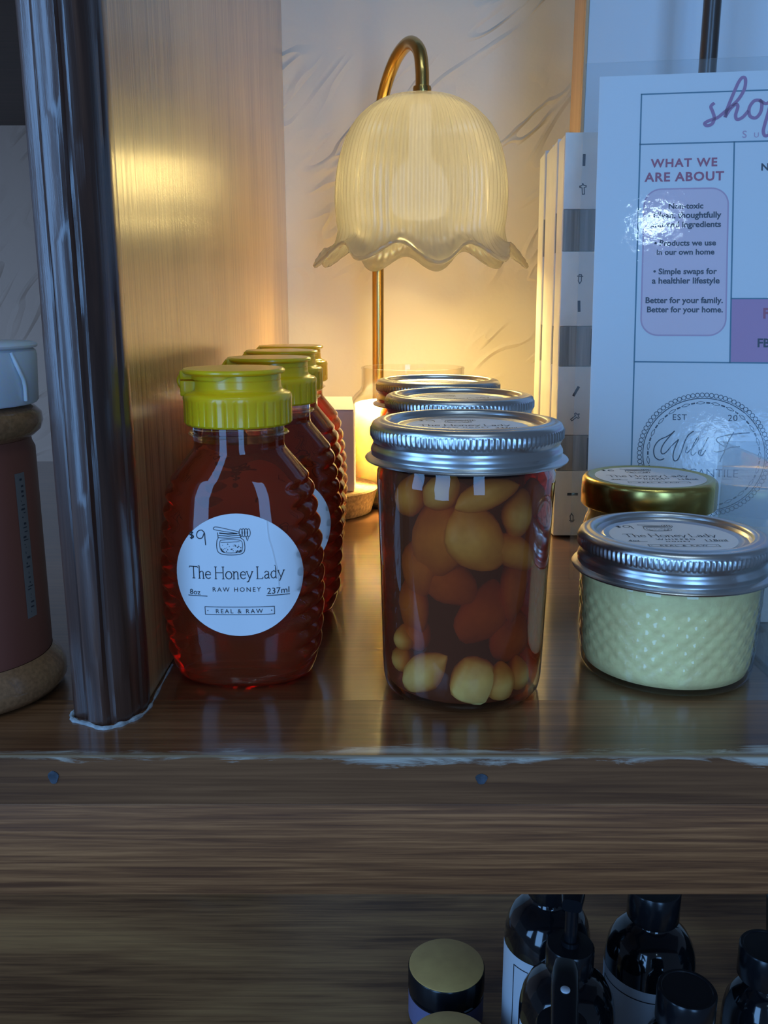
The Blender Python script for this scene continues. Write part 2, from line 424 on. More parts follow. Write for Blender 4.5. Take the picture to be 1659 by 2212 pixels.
def plaster(name, color):
    m, nt, out = mat_new(name)
    b = N(nt, 'ShaderNodeBsdfPrincipled', Roughness=0.75); b.inputs['Base Color'].default_value = (*color, 1)
    tc = N(nt, 'ShaderNodeTexCoord')
    mp = N(nt, 'ShaderNodeMapping', vector_type='TEXTURE'); mp.inputs['Rotation'].default_value = (0, math.radians(-42), 0); mp.inputs['Scale'].default_value = (1 / 7, 1, 1 / 26)
    nt.links.new(tc.outputs['Object'], mp.inputs['Vector'])
    n1 = N(nt, 'ShaderNodeTexNoise', Scale=1.0, Detail=1.5, Distortion=1.1, Roughness=.5); nt.links.new(mp.outputs[0], n1.inputs['Vector'])
    # thin ridges left by the trowel
    s = N(nt, 'ShaderNodeMath', operation='SUBTRACT'); nt.links.new(n1.outputs['Fac'], s.inputs[0]); s.inputs[1].default_value = .5
    a = N(nt, 'ShaderNodeMath', operation='ABSOLUTE'); nt.links.new(s.outputs[0], a.inputs[0])
    r = N(nt, 'ShaderNodeMapRange'); r.inputs['From Min'].default_value = .055; r.inputs['From Max'].default_value = 0.0
    nt.links.new(a.outputs[0], r.inputs['Value'])
    nm = N(nt, 'ShaderNodeTexNoise', Scale=9.0, Detail=2.0); nt.links.new(tc.outputs['Object'], nm.inputs['Vector'])
    k = N(nt, 'ShaderNodeMapRange'); k.inputs['From Min'].default_value = .46; k.inputs['From Max'].default_value = .62; nt.links.new(nm.outputs['Fac'], k.inputs['Value'])
    rk = N(nt, 'ShaderNodeMath', operation='MULTIPLY'); nt.links.new(r.outputs[0], rk.inputs[0]); nt.links.new(k.outputs[0], rk.inputs[1])
    n3 = N(nt, 'ShaderNodeTexNoise', Scale=28.0, Detail=4.0); nt.links.new(tc.outputs['Object'], n3.inputs['Vector'])
    ad = N(nt, 'ShaderNodeMath', operation='MULTIPLY_ADD'); nt.links.new(n3.outputs['Fac'], ad.inputs[0]); ad.inputs[1].default_value = .7; nt.links.new(rk.outputs[0], ad.inputs[2])
    bp = N(nt, 'ShaderNodeBump', Strength=0.75, Distance=0.003); nt.links.new(ad.outputs[0], bp.inputs['Height'])
    nt.links.new(bp.outputs['Normal'], b.inputs['Normal']); nt.links.new(b.outputs[0], out.inputs['Surface'])
    return m
def frosted(name, color, trans=0.6):
    m, nt, out = mat_new(name)
    d = N(nt, 'ShaderNodeBsdfDiffuse'); d.inputs[0].default_value = (*color, 1)
    t = N(nt, 'ShaderNodeBsdfTranslucent'); t.inputs[0].default_value = (*color, 1)
    mx = N(nt, 'ShaderNodeMixShader'); mx.inputs[0].default_value = trans
    nt.links.new(d.outputs[0], mx.inputs[1]); nt.links.new(t.outputs[0], mx.inputs[2])
    gl = N(nt, 'ShaderNodeBsdfGlossy', Roughness=.18)
    lw = N(nt, 'ShaderNodeLayerWeight')
    pw = N(nt, 'ShaderNodeMath', operation='POWER'); nt.links.new(lw.outputs['Facing'], pw.inputs[0]); pw.inputs[1].default_value = 5.0
    fr = N(nt, 'ShaderNodeMath', operation='MULTIPLY_ADD'); nt.links.new(pw.outputs[0], fr.inputs[0]); fr.inputs[1].default_value = .6; fr.inputs[2].default_value = .09
    m2 = N(nt, 'ShaderNodeMixShader')
    nt.links.new(fr.outputs[0], m2.inputs[0]); nt.links.new(mx.outputs[0], m2.inputs[1]); nt.links.new(gl.outputs[0], m2.inputs[2])
    tr = N(nt, 'ShaderNodeBsdfTransparent'); m3 = N(nt, 'ShaderNodeMixShader'); m3.inputs[0].default_value = .34
    nt.links.new(m2.outputs[0], m3.inputs[1]); nt.links.new(tr.outputs[0], m3.inputs[2])
    nt.links.new(m3.outputs[0], out.inputs['Surface'])
    return m
def emit(name, color, strength):
    m, nt, out = mat_new(name)
    e = N(nt, 'ShaderNodeEmission', Strength=strength); e.inputs[0].default_value = (*color, 1)
    nt.links.new(e.outputs[0], out.inputs['Surface']); return m

M = {}
M['shelf'] = wood('dark_varnished_wood', (.045, .014, .006), (.10, .036, .013), (.17, .068, .026), 'X', .30, 1.0, .085, bump=.12, long_f=9, cross_f=420, coat_ior=2.3)
M['nosing'] = wood('dark_varnished_wood_worn', (.070, .023, .009), (.15, .056, .020), (.25, .10, .038), 'X', .40, .9, .11, bump=.14, wear=(.269, .014), long_f=9, cross_f=420, coat_ior=1.55, spec=.2)
M['fascia'] = wood('dark_stained_wood', (.12, .039, .013), (.22, .077, .025), (.38, .145, .049), 'X', .6, .08, .4, streak=.8, spec=.25, long_f=14, cross_f=620)
M['panel'] = wood('varnished_panel_wood', (.25, .12, .038), (.50, .285, .105), (.64, .40, .165), 'Z', .34, 1.0, .21, bump=.30, streak=.55, long_f=6, cross_f=330, coat_ior=2.3)
M['post'] = wood('dark_moulding_wood', (.035, .013, .008), (.08, .033, .020), (.15, .066, .038), 'Z', .34, .7, .16, bump=.35, long_f=8, cross_f=200)
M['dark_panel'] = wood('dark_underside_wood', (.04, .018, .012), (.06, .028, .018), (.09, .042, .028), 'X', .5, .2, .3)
M['caulk'] = principled('old_caulk', (.33, .34, .34), .7, noise_amt=.35, noise_scale=300, bump=.5, bump_scale=500)
M['plug'] = principled('filled_nail_hole', (.045, .055, .07), .5, noise_amt=.4, noise_scale=400)
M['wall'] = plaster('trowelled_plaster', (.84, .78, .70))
M['wall_shaded'] = plaster('shade_toned_plaster', (.60, .34, .23))  # same plaster as the back wall, compartment shade mixed into its colour
M['cap_yellow'] = principled('yellow_green_cap_plastic', (.98, .57, .008), .28, coat=.3, sss=.0025)
M['bottle'] = refract('clear_bottle_plastic', 1.46, (1, 1, 1), 0.0)
M['honey'] = refract('dark_amber_honey', 1.02, (.85, .17, .05), 0.0, (.94, .25, .04), 46, trans=.80)
M['label'] = principled('white_paper_label', (.80, .82, .84), .55)
M['ink'] = principled('black_ink', (.03, .03, .035), .6)
M['glass'] = clear('clear_jar_glass', (.97, .985, .98), .02, 1.5, gain=1.2, power=3.0)
M['jar_honey'] = absorb_only('garlic_honey', (.80, .44, .03), 270)
M['lid'] = principled('brushed_lid_metal', (.66, .66, .65), .29, metal=1.0)
M['lid_disc'] = principled('lid_disc_metal', (.60, .59, .58), .32, metal=1.0)
M['gold'] = principled('gold_lid_lacquer', (.62, .46, .13), .24, metal=1.0)
M['whipped'] = principled('whipped_honey_cream', (.98, .74, .32), .6, noise_amt=.10, noise_scale=260, bump=.3, bump_scale=400)
M['clove'] = principled('honeyed_garlic_clove', (.90, .50, .10), .4, noise_amt=.18, noise_scale=120)
M['clove_pale'] = principled('pale_garlic_clove', (.97, .70, .22), .4, noise_amt=.15, noise_scale=160)
M['brass'] = principled('brushed_brass', (.58, .38, .12), .24, metal=1.0)
M['shade'] = frosted('frosted_shade_glass', (.315, .318, .335), .5)
M['bulb'] = emit('lit_bulb', (1.0, .84, .55), 1.45)
M['wax'] = principled('candle_wax', (.97, .95, .88), .5, sss=.06)
M['candle_glass'] = clear('candle_glass', (.98, .97, .94), .02, 1.5)
M['lampbase'] = principled('dark_lamp_base', (.05, .035, .028), .4)
M['cork'] = principled('pressed_cork', (.50, .32, .16), .85, noise_amt=.35, noise_scale=420, bump=.6, bump_scale=600)
M['pinkcard'] = principled('pale_pink_card', (.70, .60, .60), .6)
M['cardwhite'] = principled('white_carton', (.78, .76, .72), .55, noise_amt=.05, noise_scale=60)
M['greywood'] = wood('weathered_grey_wood', (.14, .14, .135), (.30, .30, .29), (.48, .47, .45), 'Z', .7, 0, .3, scale=1.6)
M['pine'] = wood('pine_frame', (.50, .30, .14), (.60, .38, .19), (.68, .45, .25), 'Z', .5, .1, .3)
M['board'] = principled('white_board', (.74, .77, .80), .45)
M['darkpole'] = wood('dark_pole_wood', (.03, .02, .016), (.06, .04, .03), (.10, .07, .05), 'Z', .35, .4, .2)
M['paper'] = principled('sign_paper', (.80, .82, .84), .5)
M['acrylic'] = clear('laminate_film', (.95, .97, .98), .03, 1.5, haze=.05, bump=.075, bump_scale=230)
M['box_clear'] = clear('clear_box_plastic', (.93, .95, .96), .04, 1.5, haze=.07, bump=.05, bump_scale=80)
M['teal'] = principled('teal_print', (.10, .24, .32), .5)
M['rose'] = principled('rose_print', (.46, .13, .20), .5)
M['mauve'] = principled('mauve_script_print', (.42, .22, .38), .5)
M['pink'] = principled('pink_print', (.84, .66, .72), .5)
M['pinkline'] = principled('pink_outline_print', (.62, .42, .54), .5)
M['plum'] = principled('plum_print', (.56, .31, .48), .5)
M['inkblue'] = principled('dark_slate_print', (.06, .08, .11), .5)
M['capwhite'] = principled('white_cap_plastic', (.72, .75, .78), .35, sss=.002)
M['cocoa'] = principled('brown_powder_in_plastic', (.20, .058, .036), .5, coat=.25, coat_rough=.3)
M['tanplastic'] = principled('smoky_tan_plastic', (.27, .125, .055), .16, coat=.8, noise_amt=.22, noise_scale=700)
M['strip'] = principled('grey_label_strip', (.17, .14, .12), .6)
M['blackglass'] = principled('black_glossy_bottle', (.006, .007, .009), .10, coat=.6)
M['blackcap'] = principled('black_plastic', (.010, .010, .012), .22)
M['goldtop'] = principled('brushed_gold_top', (.98, .54, .17), .5, noise_amt=.08, noise_scale=90)
M['lavender'] = principled('lavender_label', (.22, .20, .34), .5)
M['bluewhite'] = principled('white_bottle_label', (.75, .78, .82), .5)
M['pail'] = principled('dark_green_pail', (.020, .035, .032), .35)
M['lowershelf'] = wood('brown_lower_shelf_wood', (.20, .075, .024), (.46, .20, .068), (.72, .35, .12), 'X', .55, .12, .35, streak=.45, long_f=9, cross_f=260)
M['porcelain'] = principled('white_glazed_dish', (.8, .8, .8), .3)

# ================================================================== the place: wall, shelves, divider
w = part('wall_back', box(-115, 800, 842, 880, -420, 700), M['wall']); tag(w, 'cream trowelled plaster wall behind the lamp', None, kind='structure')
w = part('wall_left', box(-800, -112, 842, 880, -420, 700), M['wall_shaded']); tag(w, 'plaster wall toned with shade behind the brown shaker bottle', None, kind='structure')

sh = thing('wooden_shelf', 'thick dark varnished wooden shelf holding the honey jars', 'shelf')
part('front_plank', box(-800, 800, 269, 310.85, -17.6, 0), M['nosing'], sh)
part('back_plank', box(-800, 800, 311.1, 842, -17.6, -0.05), M['shelf'], sh)
part('fascia_board', box(-800, 800, 269.6, 289, -53, -18.0, 0.8, 2), M['fascia'], sh)
for x, z, rx, rz_ in ((-109.5, -8.0, 1.7, 2.3), (32.3, -8.6, 1.9, 1.9)):
    V = [(x + rx * math.cos(a) * (1 + .15 * math.sin(3 * a)), y, z + rz_ * math.sin(a)) for y in (268.7, 269.3) for a in [2 * PI * i / 18 for i in range(18)]]
    F = [tuple(range(17, -1, -1))[::-1]] + [(i, (i + 1) % 18, 18 + (i + 1) % 18, 18 + i) for i in range(18)]
    part('nail_plug', (V, F), M['plug'], sh, 0)

lo = thing('lower_wooden_shelf', 'lower brown wooden shelf in shadow under the thick shelf', 'shelf')
part('plank', box(-800, 800, 300, 560.3, -430, -406, 0.6, 1), M['lowershelf'], lo)
part('plank', box(-800, 800, 561, 842, -430, -406.1, 0.6, 1), M['lowershelf'], lo)

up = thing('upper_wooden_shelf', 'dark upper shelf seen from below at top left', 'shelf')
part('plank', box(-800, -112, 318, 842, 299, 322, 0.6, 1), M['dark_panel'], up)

dv = thing('divider_panel', 'tall varnished wooden divider with dark moulded front post', 'panel')
part('side_panel', box(-111, -88, 311, 842, 0.1, 640, 0.5, 1), M['panel'], dv)
prof = [(-111.2, 312), (-111.5, 298.4), (-111.2, 296.9), (-110.2, 296.1), (-106.2, 294.3), (-105.6, 294.6), (-105.2, 295.8), (-104.7, 293.4), (-104.2, 290.9), (-103.2, 290.3), (-98.8, 289.5), (-97.4, 289.9), (-96.6, 291.6), (-95.6, 291.9), (-94.6, 291.6), (-92.4, 293), (-90.4, 295.6), (-89.0, 299), (-88.6, 301.6), (-88.0, 302.4), (-87.3, 304.5), (-87.4, 308), (-87.9, 312)]
part('front_moulding', prism(prof, 0.05, 640, 90, .55), M['post'], dv, 28)
pts = [(p[0], p[1], .1) for p in catmull([(-112.6, 303, 0), (-112.2, 296.6, 0), (-109.4, 293.2, 0), (-104.4, 291, 0), (-98.6, 287.6, 0), (-93.4, 290, 0), (-88.6, 296, 0), (-86.4, 304, 0), (-86.7, 318, 0), (-87.3, 345, 0)], 7)]
part('caulk_line', tube(pts, [max(.25, .95 + .8 * noise.noise(Vector((i * .35, 2, 0))) - (.5 if i > 44 else 0)) for i in range(len(pts))], 8), M['caulk'], dv)

# ================================================================== lamp with a candle under it
LX, LY = 26.0, 690.0
lamp = thing('candle_warmer_lamp', 'brass arched table lamp with frosted ruffled bell glass shade', 'lamp', (LX, LY, 0))
part('base', lathe([(0, 0), (61, 0), (62, .8), (62, 3.2), (61, 4), (0, 4)], 72), M['lampbase'], lamp)
arc = [(-31, 80, 4), (-31, 80, 150), (-31, 80, 240), (-30.5, 79, 272), (-27, 71, 304), (-18, 52, 326), (-8, 30, 333), (-1, 11, 324), (1.2, 2.5, 308), (1.2, 0, 290)]
part('arched_pole', tube(catmull(arc, 9), 4.9, 20), M['brass'], lamp)
part('shade_collar', lathe([(0, 289), (6.3, 289), (6.6, 290), (6.6, 296), (6.2, 297), (5, 297.4)], 40), M['brass'], lamp, loc=(1.2, 0, 0))
def shade_pts(r, z, th):
    k = max(0.0, min(1.0, (203 - z) / 24.0)); k = k * k * (3 - 2 * k)
    wv = math.cos(9 * th + .5) + .25 * math.sin(4 * th + 1)
    rib_w = max(0, min(1, (287 - z) / 16)) * (1 - k * .8)
    r2 = r + rib_w * .95 * math.cos(76 * th) + 4.6 * k * wv + 1.1 * math.sin(3 * th + 1) * rib_w
    return r2, z - 6.4 * k * wv
sp_out = catmull([(3.0, 0, 292.5), (18, 0, 290.5), (33, 0, 285.5), (47, 0, 274), (56, 0, 258.5), (61, 0, 240), (62.6, 0, 222), (61.8, 0, 207), (60.8, 0, 198), (62.5, 0, 190), (67.5, 0, 184.5), (73.0, 0, 181.5)], 5)
op = [(p[0], p[2]) for p in sp_out]
V, F, seg = [], [], 420
inner = [(max(.5, r - 2.4), z - (1.6 if z > 262 else 0.4)) for r, z in op]
tip = [(74.6, 181.6), (75.2, 180.0), (74.2, 178.8), (72.6, 179.0)]
full = op + tip + inner[::-1]
part('glass_shade', lathe(full, seg, lambda th, r, z: shade_pts(r, z, th)), M['shade'], lamp, 80, loc=(0.4, 0, 0))
part('bulb', lathe([(0, 206), (12, 206.5), (18, 209.5), (21.5, 216), (22, 224), (20, 234), (15, 243), (9, 248), (8, 250), (8, 284), (0, 284)], 40), M['bulb'], lamp, 60)
def lamp_light(kind, name, loc, power, **kw):
    l = bpy.data.lights.new(name, kind); l.energy = power; l.color = (1.0, .73, .24)
    for k, v in kw.items(): setattr(l, k, v)
    o = bpy.data.objects.new(name, l); COL.objects.link(o); o.parent = lamp; o.location = [c * MM for c in loc]
    return o
lamp_light('SPOT', 'bulb_beam', (0, 0, 203), 1.3, shadow_soft_size=.016, spot_size=math.radians(168), spot_blend=.6)
lamp_light('SPOT', 'bulb_core_beam', (0, 0, 203), 42.0, shadow_soft_size=.014, spot_size=math.radians(56), spot_blend=.5)
lamp_light('POINT', 'bulb_glow', (0, 0, 228), 9.5, shadow_soft_size=.025)

cd = thing('jar_candle', 'lit-up wax candle in clear shouldered glass under lamp', 'candle', (22, 690, 4.1))
cprof = [(0, 0), (44, 0), (47, 1), (48, 4), (48, 66), (47, 70.5), (44, 74.5), (40.5, 77.5), (39.2, 80.5), (39, 93), (39.4, 94.4), (39, 95), (38, 94.6), (37.6, 93), (37.7, 81), (39, 76), (43, 72), (45.6, 69), (46, 66), (46, 5), (44, 3), (0, 3)]
part('glass_jar', lathe(cprof, 96), M['candle_glass'], cd, 50)
part('wax', lathe([(0, 3.2), (44, 3.2), (45.6, 5), (45.6, 64), (44.5, 67), (43, 67.6), (20, 67), (0, 67)], 80), M['wax'], cd, 50)
part('wick', tube([(0, 0, 66), (.5, 0, 70), (1.5, .3, 74)], .8, 8), M['ink'], cd)

ck = thing('cork_stopper', 'tapered cork stopper lying on shelf under the pink box', 'cork', (-44.5, 632, 0))
part('cork_body', lathe([(0, 0), (34.5, 0), (35.5, .8), (40.0, 17.4), (39.2, 18.4), (0, 18.4)], 72, lambda th, r, z: (r * (1 + .006 * noise.noise(Vector((math.cos(th) * 6, math.sin(th) * 6, z * .3)))), z)), M['cork'], ck)
ck.children[0].name = 'cork_body'

bx_ = thing('small_carton', 'small pale pink carton with loose top flap on cork', 'box', (-38, 609, 18.5))
part('carton_body', box(-18, 17.3, 0, 30, 0, 56.5, .5, 1), M['pinkcard'], bx_)
part('top_flap', ([(-18, -.2, 57), (17.3, -.2, 57), (15.2, 29, 63), (-18, 29, 63), (-18, -.2, 56.5), (17.3, -.2, 56.5), (15.2, 29, 62.4), (-18, 29, 62.4)], [(0, 1, 2, 3), (7, 6, 5, 4), (0, 4, 5, 1), (1, 5, 6, 2), (2, 6, 7, 3), (3, 7, 4, 0)]), M['pinkcard'], bx_, 0)
part('side_tuck', ([(17.2, 4, 56.6), (17.2, 24, 56.6), (15.6, 22, 61.4), (15.6, 7, 58.2), (16.8, 4, 56.6), (16.8, 24, 56.6), (15.2, 22, 61.4), (15.2, 7, 58.2)], [(0, 1, 2, 3), (7, 6, 5, 4), (0, 4, 5, 1), (1, 5, 6, 2), (2, 6, 7, 3), (3, 7, 4, 0)]), M['pinkcard'], bx_, 0)

# ================================================================== honey bottles
def lerp_tab(tab, z):
    if z <= tab[0][0]: return tab[0][1]
    for (a, va), (b, vb) in zip(tab, tab[1:]):
        if z <= b:
            t = (z - a) / (b - a); return va + (vb - va) * t
    return tab[-1][1]
A_T = [(0, 23.5), (.8, 25.2), (2.5, 26.8), (6, 28.2), (12, 29.5), (24, 30.6), (40, 31.1), (52, 30.7), (64, 29.6), (74, 28.0), (79, 26.9), (81, 26.0), (91.5, 17.6), (92.5, 17.2), (102, 17.2)]
B_T = [(0, 16.5), (.8, 18.4), (2.5, 20.0), (6, 21.4), (12, 22.0), (40, 22.6), (64, 22.3), (76, 21.6), (81, 20.6), (91.5, 17.4), (92.5, 17.2), (102, 17.2)]
N_T = [(0, 2.3), (10, 2.7), (76, 2.7), (92, 2.0), (102, 2.0)]
def bottle_xy(th, z, inset=0.0):
    a, b, n = lerp_tab(A_T, z) - inset, lerp_tab(B_T, z) - inset, lerp_tab(N_T, z)
    c, s = math.cos(th), math.sin(th)
    x = a * math.copysign(abs(c) ** (2 / n), c); y = b * math.copysign(abs(s) ** (2 / n), s)
    if 8 < z < 82:
        t = max(0, min(1, (abs(x) / a - .66) / .26)); t = t * t * (3 - 2 * t)
        env = min(1, (z - 8) / 4, (82 - z) / 3)
        zz = z + 2.2 * (y / b) ** 2
        rib = abs(math.sin(PI * (zz - 3.2) / 6.9)) ** .8 - .62
        x *= 1 + .066 * rib * t * env; y *= 1 + .06 * rib * t * env
    return x, y
def front_y(x, z):
    a, b, n = lerp_tab(A_T, z), lerp_tab(B_T, z), lerp_tab(N_T, z)
    t = min(.995, abs(x) / a)
    return -b * (1 - t ** n) ** (1 / n)
def bottle_mesh(z0, z1, inset, cap_top=True, seg=112):
    zs = [z0]
    z = z0
    while z < z1 - 1e-6:
        z = min(z1, z + (.5 if z < 4 else .69)); zs.append(z)
    V, F = [], []
    for z in zs:
        for j in range(seg): V.append((*bottle_xy(2 * PI * j / seg, z, inset), z))
    for i in range(len(zs) - 1):
        for j in range(seg):
            k = (j + 1) % seg; F.append((i * seg + j, i * seg + k, (i + 1) * seg + k, (i + 1) * seg + j))
    F.append(tuple(range(seg - 1, -1, -1))); F.append(tuple((len(zs) - 1) * seg + j for j in range(seg)))
    return V, F
hb_group = 'squeeze bottles of honey along the wooden divider'
hb = thing('honey_bottle', 'nearest honey squeeze bottle with round white paper label', 'bottle', (-55.4, 340, 0.1), 0, hb_group)
part('bottle_body', bottle_mesh(0, 102, 0), M['bottle'], hb, 60)
part('honey', bottle_mesh(1.6, 94.5, 1.5), M['honey'], hb, 60)
part('neck_ring', lathe([(17.3, 96.4), (18.6, 96.6), (19.1, 97.2), (18.6, 97.8), (17.3, 98.0)], 64), M['glass'], hb)
def ribbed(th, r, z):
    if 101.3 < z < 109.8 and r > 19: return r - (.28 if (th * 34 / (2 * PI)) % 1 < .16 else 0), z
    return r, z
capo = part('cap', lathe([(17.4, 100.6), (19.6, 100.6), (20.4, 101.4), (20.4, 109.6), (20.5, 110.2), (20.4, 111.6), (19.6, 112.5), (18.2, 112.9), (17.0, 113.6), (16.5, 114.8), (16.4, 117.0), (16.2, 117.1), (16.2, 117.4), (16.4, 117.5), (16.3, 119.6), (0, 119.6)], 272, ribbed), M['cap_yellow'], hb, 40)
flip = part('flip_lid', lathe([(16.2, 117.6), (16.4, 119.2), (18.6, 119.6), (19.2, 120.2), (19.2, 120.8), (18.6, 121.4), (14, 121.5), (0, 121.2)], 96), M['cap_yellow'], hb, 40, loc=(-1.2, 0, 0))
part('hinge', merge(box(-20.2, -13.5, -7.5, 7.5, 111.4, 117.2, .6, 2), box(-20.2, -13.5, -7.5, 7.5, 117.5, 120.9, .6, 2)), M['cap_yellow'], hb, 40)
part('hinge_strap', tube(catmull([(-20, 0, 113), (-21.6, 0, 115.2), (-21.8, 0, 117.5), (-20, 0, 119.8)], 6), 1.0, 8), M['cap_yellow'], hb)
LXo, LZo, LR = 1.4, 46.6, 23.6
def on_front(eps):
    def fn(x, z):
        X = LXo + x * LR; Z = LZo + z * LR
        return (X, front_y(X, Z) - eps, Z)
    return fn
def disc_grid(fn, thick_fn, nr=9, na=72):
    V, F = [fn(0, 0)], []
    for i in range(1, nr + 1):
        for j in range(na):
            a = 2 * PI * j / na; V.append(fn(i / nr * math.cos(a), i / nr * math.sin(a)))
    for j in range(na): F.append((0, 1 + j, 1 + (j + 1) % na))
    for i in range(nr - 1):
        for j in range(na):
            k = (j + 1) % na; F.append((1 + i * na + j, 1 + (i + 1) * na + j, 1 + (i + 1) * na + k, 1 + i * na + k))
    o = len(V)
    for j in range(na):
        a = 2 * PI * j / na; V.append(thick_fn(math.cos(a), math.sin(a)))
    for j in range(na):
        k = (j + 1) % na; F.append((1 + (nr - 1) * na + j, o + j, o + k, 1 + (nr - 1) * na + k))
    return V, F
lab = part('label', disc_grid(on_front(.22), on_front(.02)), M['label'], hb, 60, label='round white paper label')
art = label_art('raw', 9)
print_obj('lettering', art, M['ink'], lab, on_front(.36))
crease = stroke2d([((1135 - 795) / 720, (762 - 125) / 720), ((1150 - 795) / 720, (762 - 320) / 720), ((1190 - 795) / 720, (762 - 480) / 720), ((1240 - 795) / 720, (762 - 760) / 720), ((1250 - 795) / 720, (762 - 890) / 720)], .014, 4)
vv, ff = crease
V = [on_front(.22 + (.32 if i % 2 else .2))(x, z) for i, (x, z) in enumerate(vv)]
part('crease', (V, ff), M['label'], lab, 60)
copy_tree(hb, (-51.5, 415, 0.1), 7, 'second honey squeeze bottle from the front, directly behind the labelled one')
copy_tree(hb, (-53.0, 481, 0.1), -2, 'third honey squeeze bottle from the front, mostly hidden')
copy_tree(hb, (-54.2, 540, 0.1), 3, 'rearmost honey squeeze bottle beside the pink carton')

# ================================================================== jars of garlic in honey
def band_prof(R, zt, h=1.0):
    s = R / 35.0
    P = [(28.2, -2.2), (28.6, -.9), (29.2, -.25), (30.2, 0), (31.2, -.15), (31.8, -.5), (32.4, -.5), (33.4, -.6), (34.5, -1.3), (35.0, -2.4), (35.05, -2.7), (35.05, -3.2), (35.05, -4.6), (35.05, -6.0), (35.05, -6.5), (34.7, -7.2), (34.3, -8.0), (34.15, -8.7), (34.6, -9.6), (35.1, -10.5), (35.2, -11.3), (34.9, -12.1), (35.0, -12.8), (36.0, -13.4), (36.9, -13.7), (37.3, -14.2), (37.0, -14.8), (36.3, -14.9), (34.0, -14.4), (33.6, -10)]
    return [(r * s, zt + z * s * h) for r, z in P]
def knurl(zt, s):
    def f(th, r, z):
        q = (zt - z) / s
        if 2.9 < q < 6.3:
            k = int(round(th * 440 / (2 * PI))) % 4
            return r + (.42 if k in (1, 2) else -.12), z
        return r, z
    return f
def disc_prof(R, zt):
    s = R / 35.0
    P = [(0, -2.9), (20, -2.9), (23.6, -2.9), (24.4, -2.4), (25.6, -2.3), (26.4, -2.9), (27.4, -2.9), (28.2, -1.8), (29, -1.4)]
    return [(r * s, zt + z * s) for r, z in P][::-1]
def mason(name, label, loc, R, zt, body_prof, cat='jar', group=None, rotz=0):
    t = thing(name, label, cat, loc, rotz, group)
    part('glass_body', lathe(body_prof, 120), M['glass'], t, 50)
    bd = part('screw_band', lathe(band_prof(R, zt), 440, knurl(zt, R / 35.0)), M['lid'], t, 50)
    part('lid_disc', lathe(disc_prof(R, zt), 96), M['lid_disc'], t, 40)
    return t
zt = 104.0
jp = [(0, 1.6), (20, 1.4), (24, .4), (26.5, 0), (28.5, .8), (29.9, 3), (30.4, 6), (30.7, 12), (31.6, 45), (32.6, 75), (33.0, 82), (32.8, 85), (31.8, 87), (31.8, 90)]
jg = 'jars of garlic in honey with silver screw lids'
gj = mason('garlic_honey_jar', 'nearest tall glass jar of garlic cloves in dark honey', (30.3, 327, 0.1), 35, zt, jp, group=jg)
hon = part('honey', lathe([(0, 3), (26, 3), (28.4, 4.4), (29.2, 7), (30.0, 14), (30.9, 45), (31.9, 75), (32.2, 82), (31.9, 84.6), (31, 87.2), (0, 87.2)], 96), M['jar_honey'], gj, 60)
def lid_label(t, R, z, kind, price, lr, dx=0, dy=0):
    fn = lambda e: (lambda x, y: (dx + x * lr, dy + y * lr, z + e))
    lb = part('lid_label', disc_grid(fn(.12), fn(.0), 3, 64), M['label'], t, 0, label='round white paper label on the lid')
    print_obj('lettering', label_art(kind, price), M['ink'], lb, fn(.2))
    return lb
lid_label(gj, 35, zt - 2.9, 'raw', 9, 22.5)
copy_tree(gj, (35.7, 426, 0.1), 20, 'middle one of the three silver lidded garlic honey jars')
copy_tree(gj, (30.8, 514, 0.1), 45, 'rearmost of the three silver lidded garlic honey jars')

def clove_mesh(name, L, W, T, seed, chunk=False):
    rnd = random.Random(seed); bm = bmesh.new()
    bmesh.ops.create_uvsphere(bm, u_segments=16, v_segments=12, radius=1)
    bend = rnd.uniform(-.28, .28); off = Vector((seed * 3.1, seed * 1.7, 0))
    for v in bm.verts:
        x, y, z = v.co
        taper = 1 - .42 * max(0, z) ** 1.5 + .05 * min(0, z)
        if chunk:
            m = max(abs(x), abs(y), abs(z)); x, y, z = [c * (1 + .45 * (1 / (m + .2) - .83)) for c in (x, y, z)]; taper = 1 - .1 * z
        x = x * taper * W / 2 + bend * W * (1 - z * z) * .6; y = y * taper * T / 2
        v.co = Vector((x, y, z * L / 2)) * (1 + .09 * noise.noise(Vector(v.co) * 1.7 + off))
        if not chunk and abs(math.atan2(y, x)) < .25: v.co *= 1.03
    V, F = bm_out(bm)
    return new_mesh(name, V, F, 60)
cl_group = 'garlic cloves inside the nearest garlic honey jar'
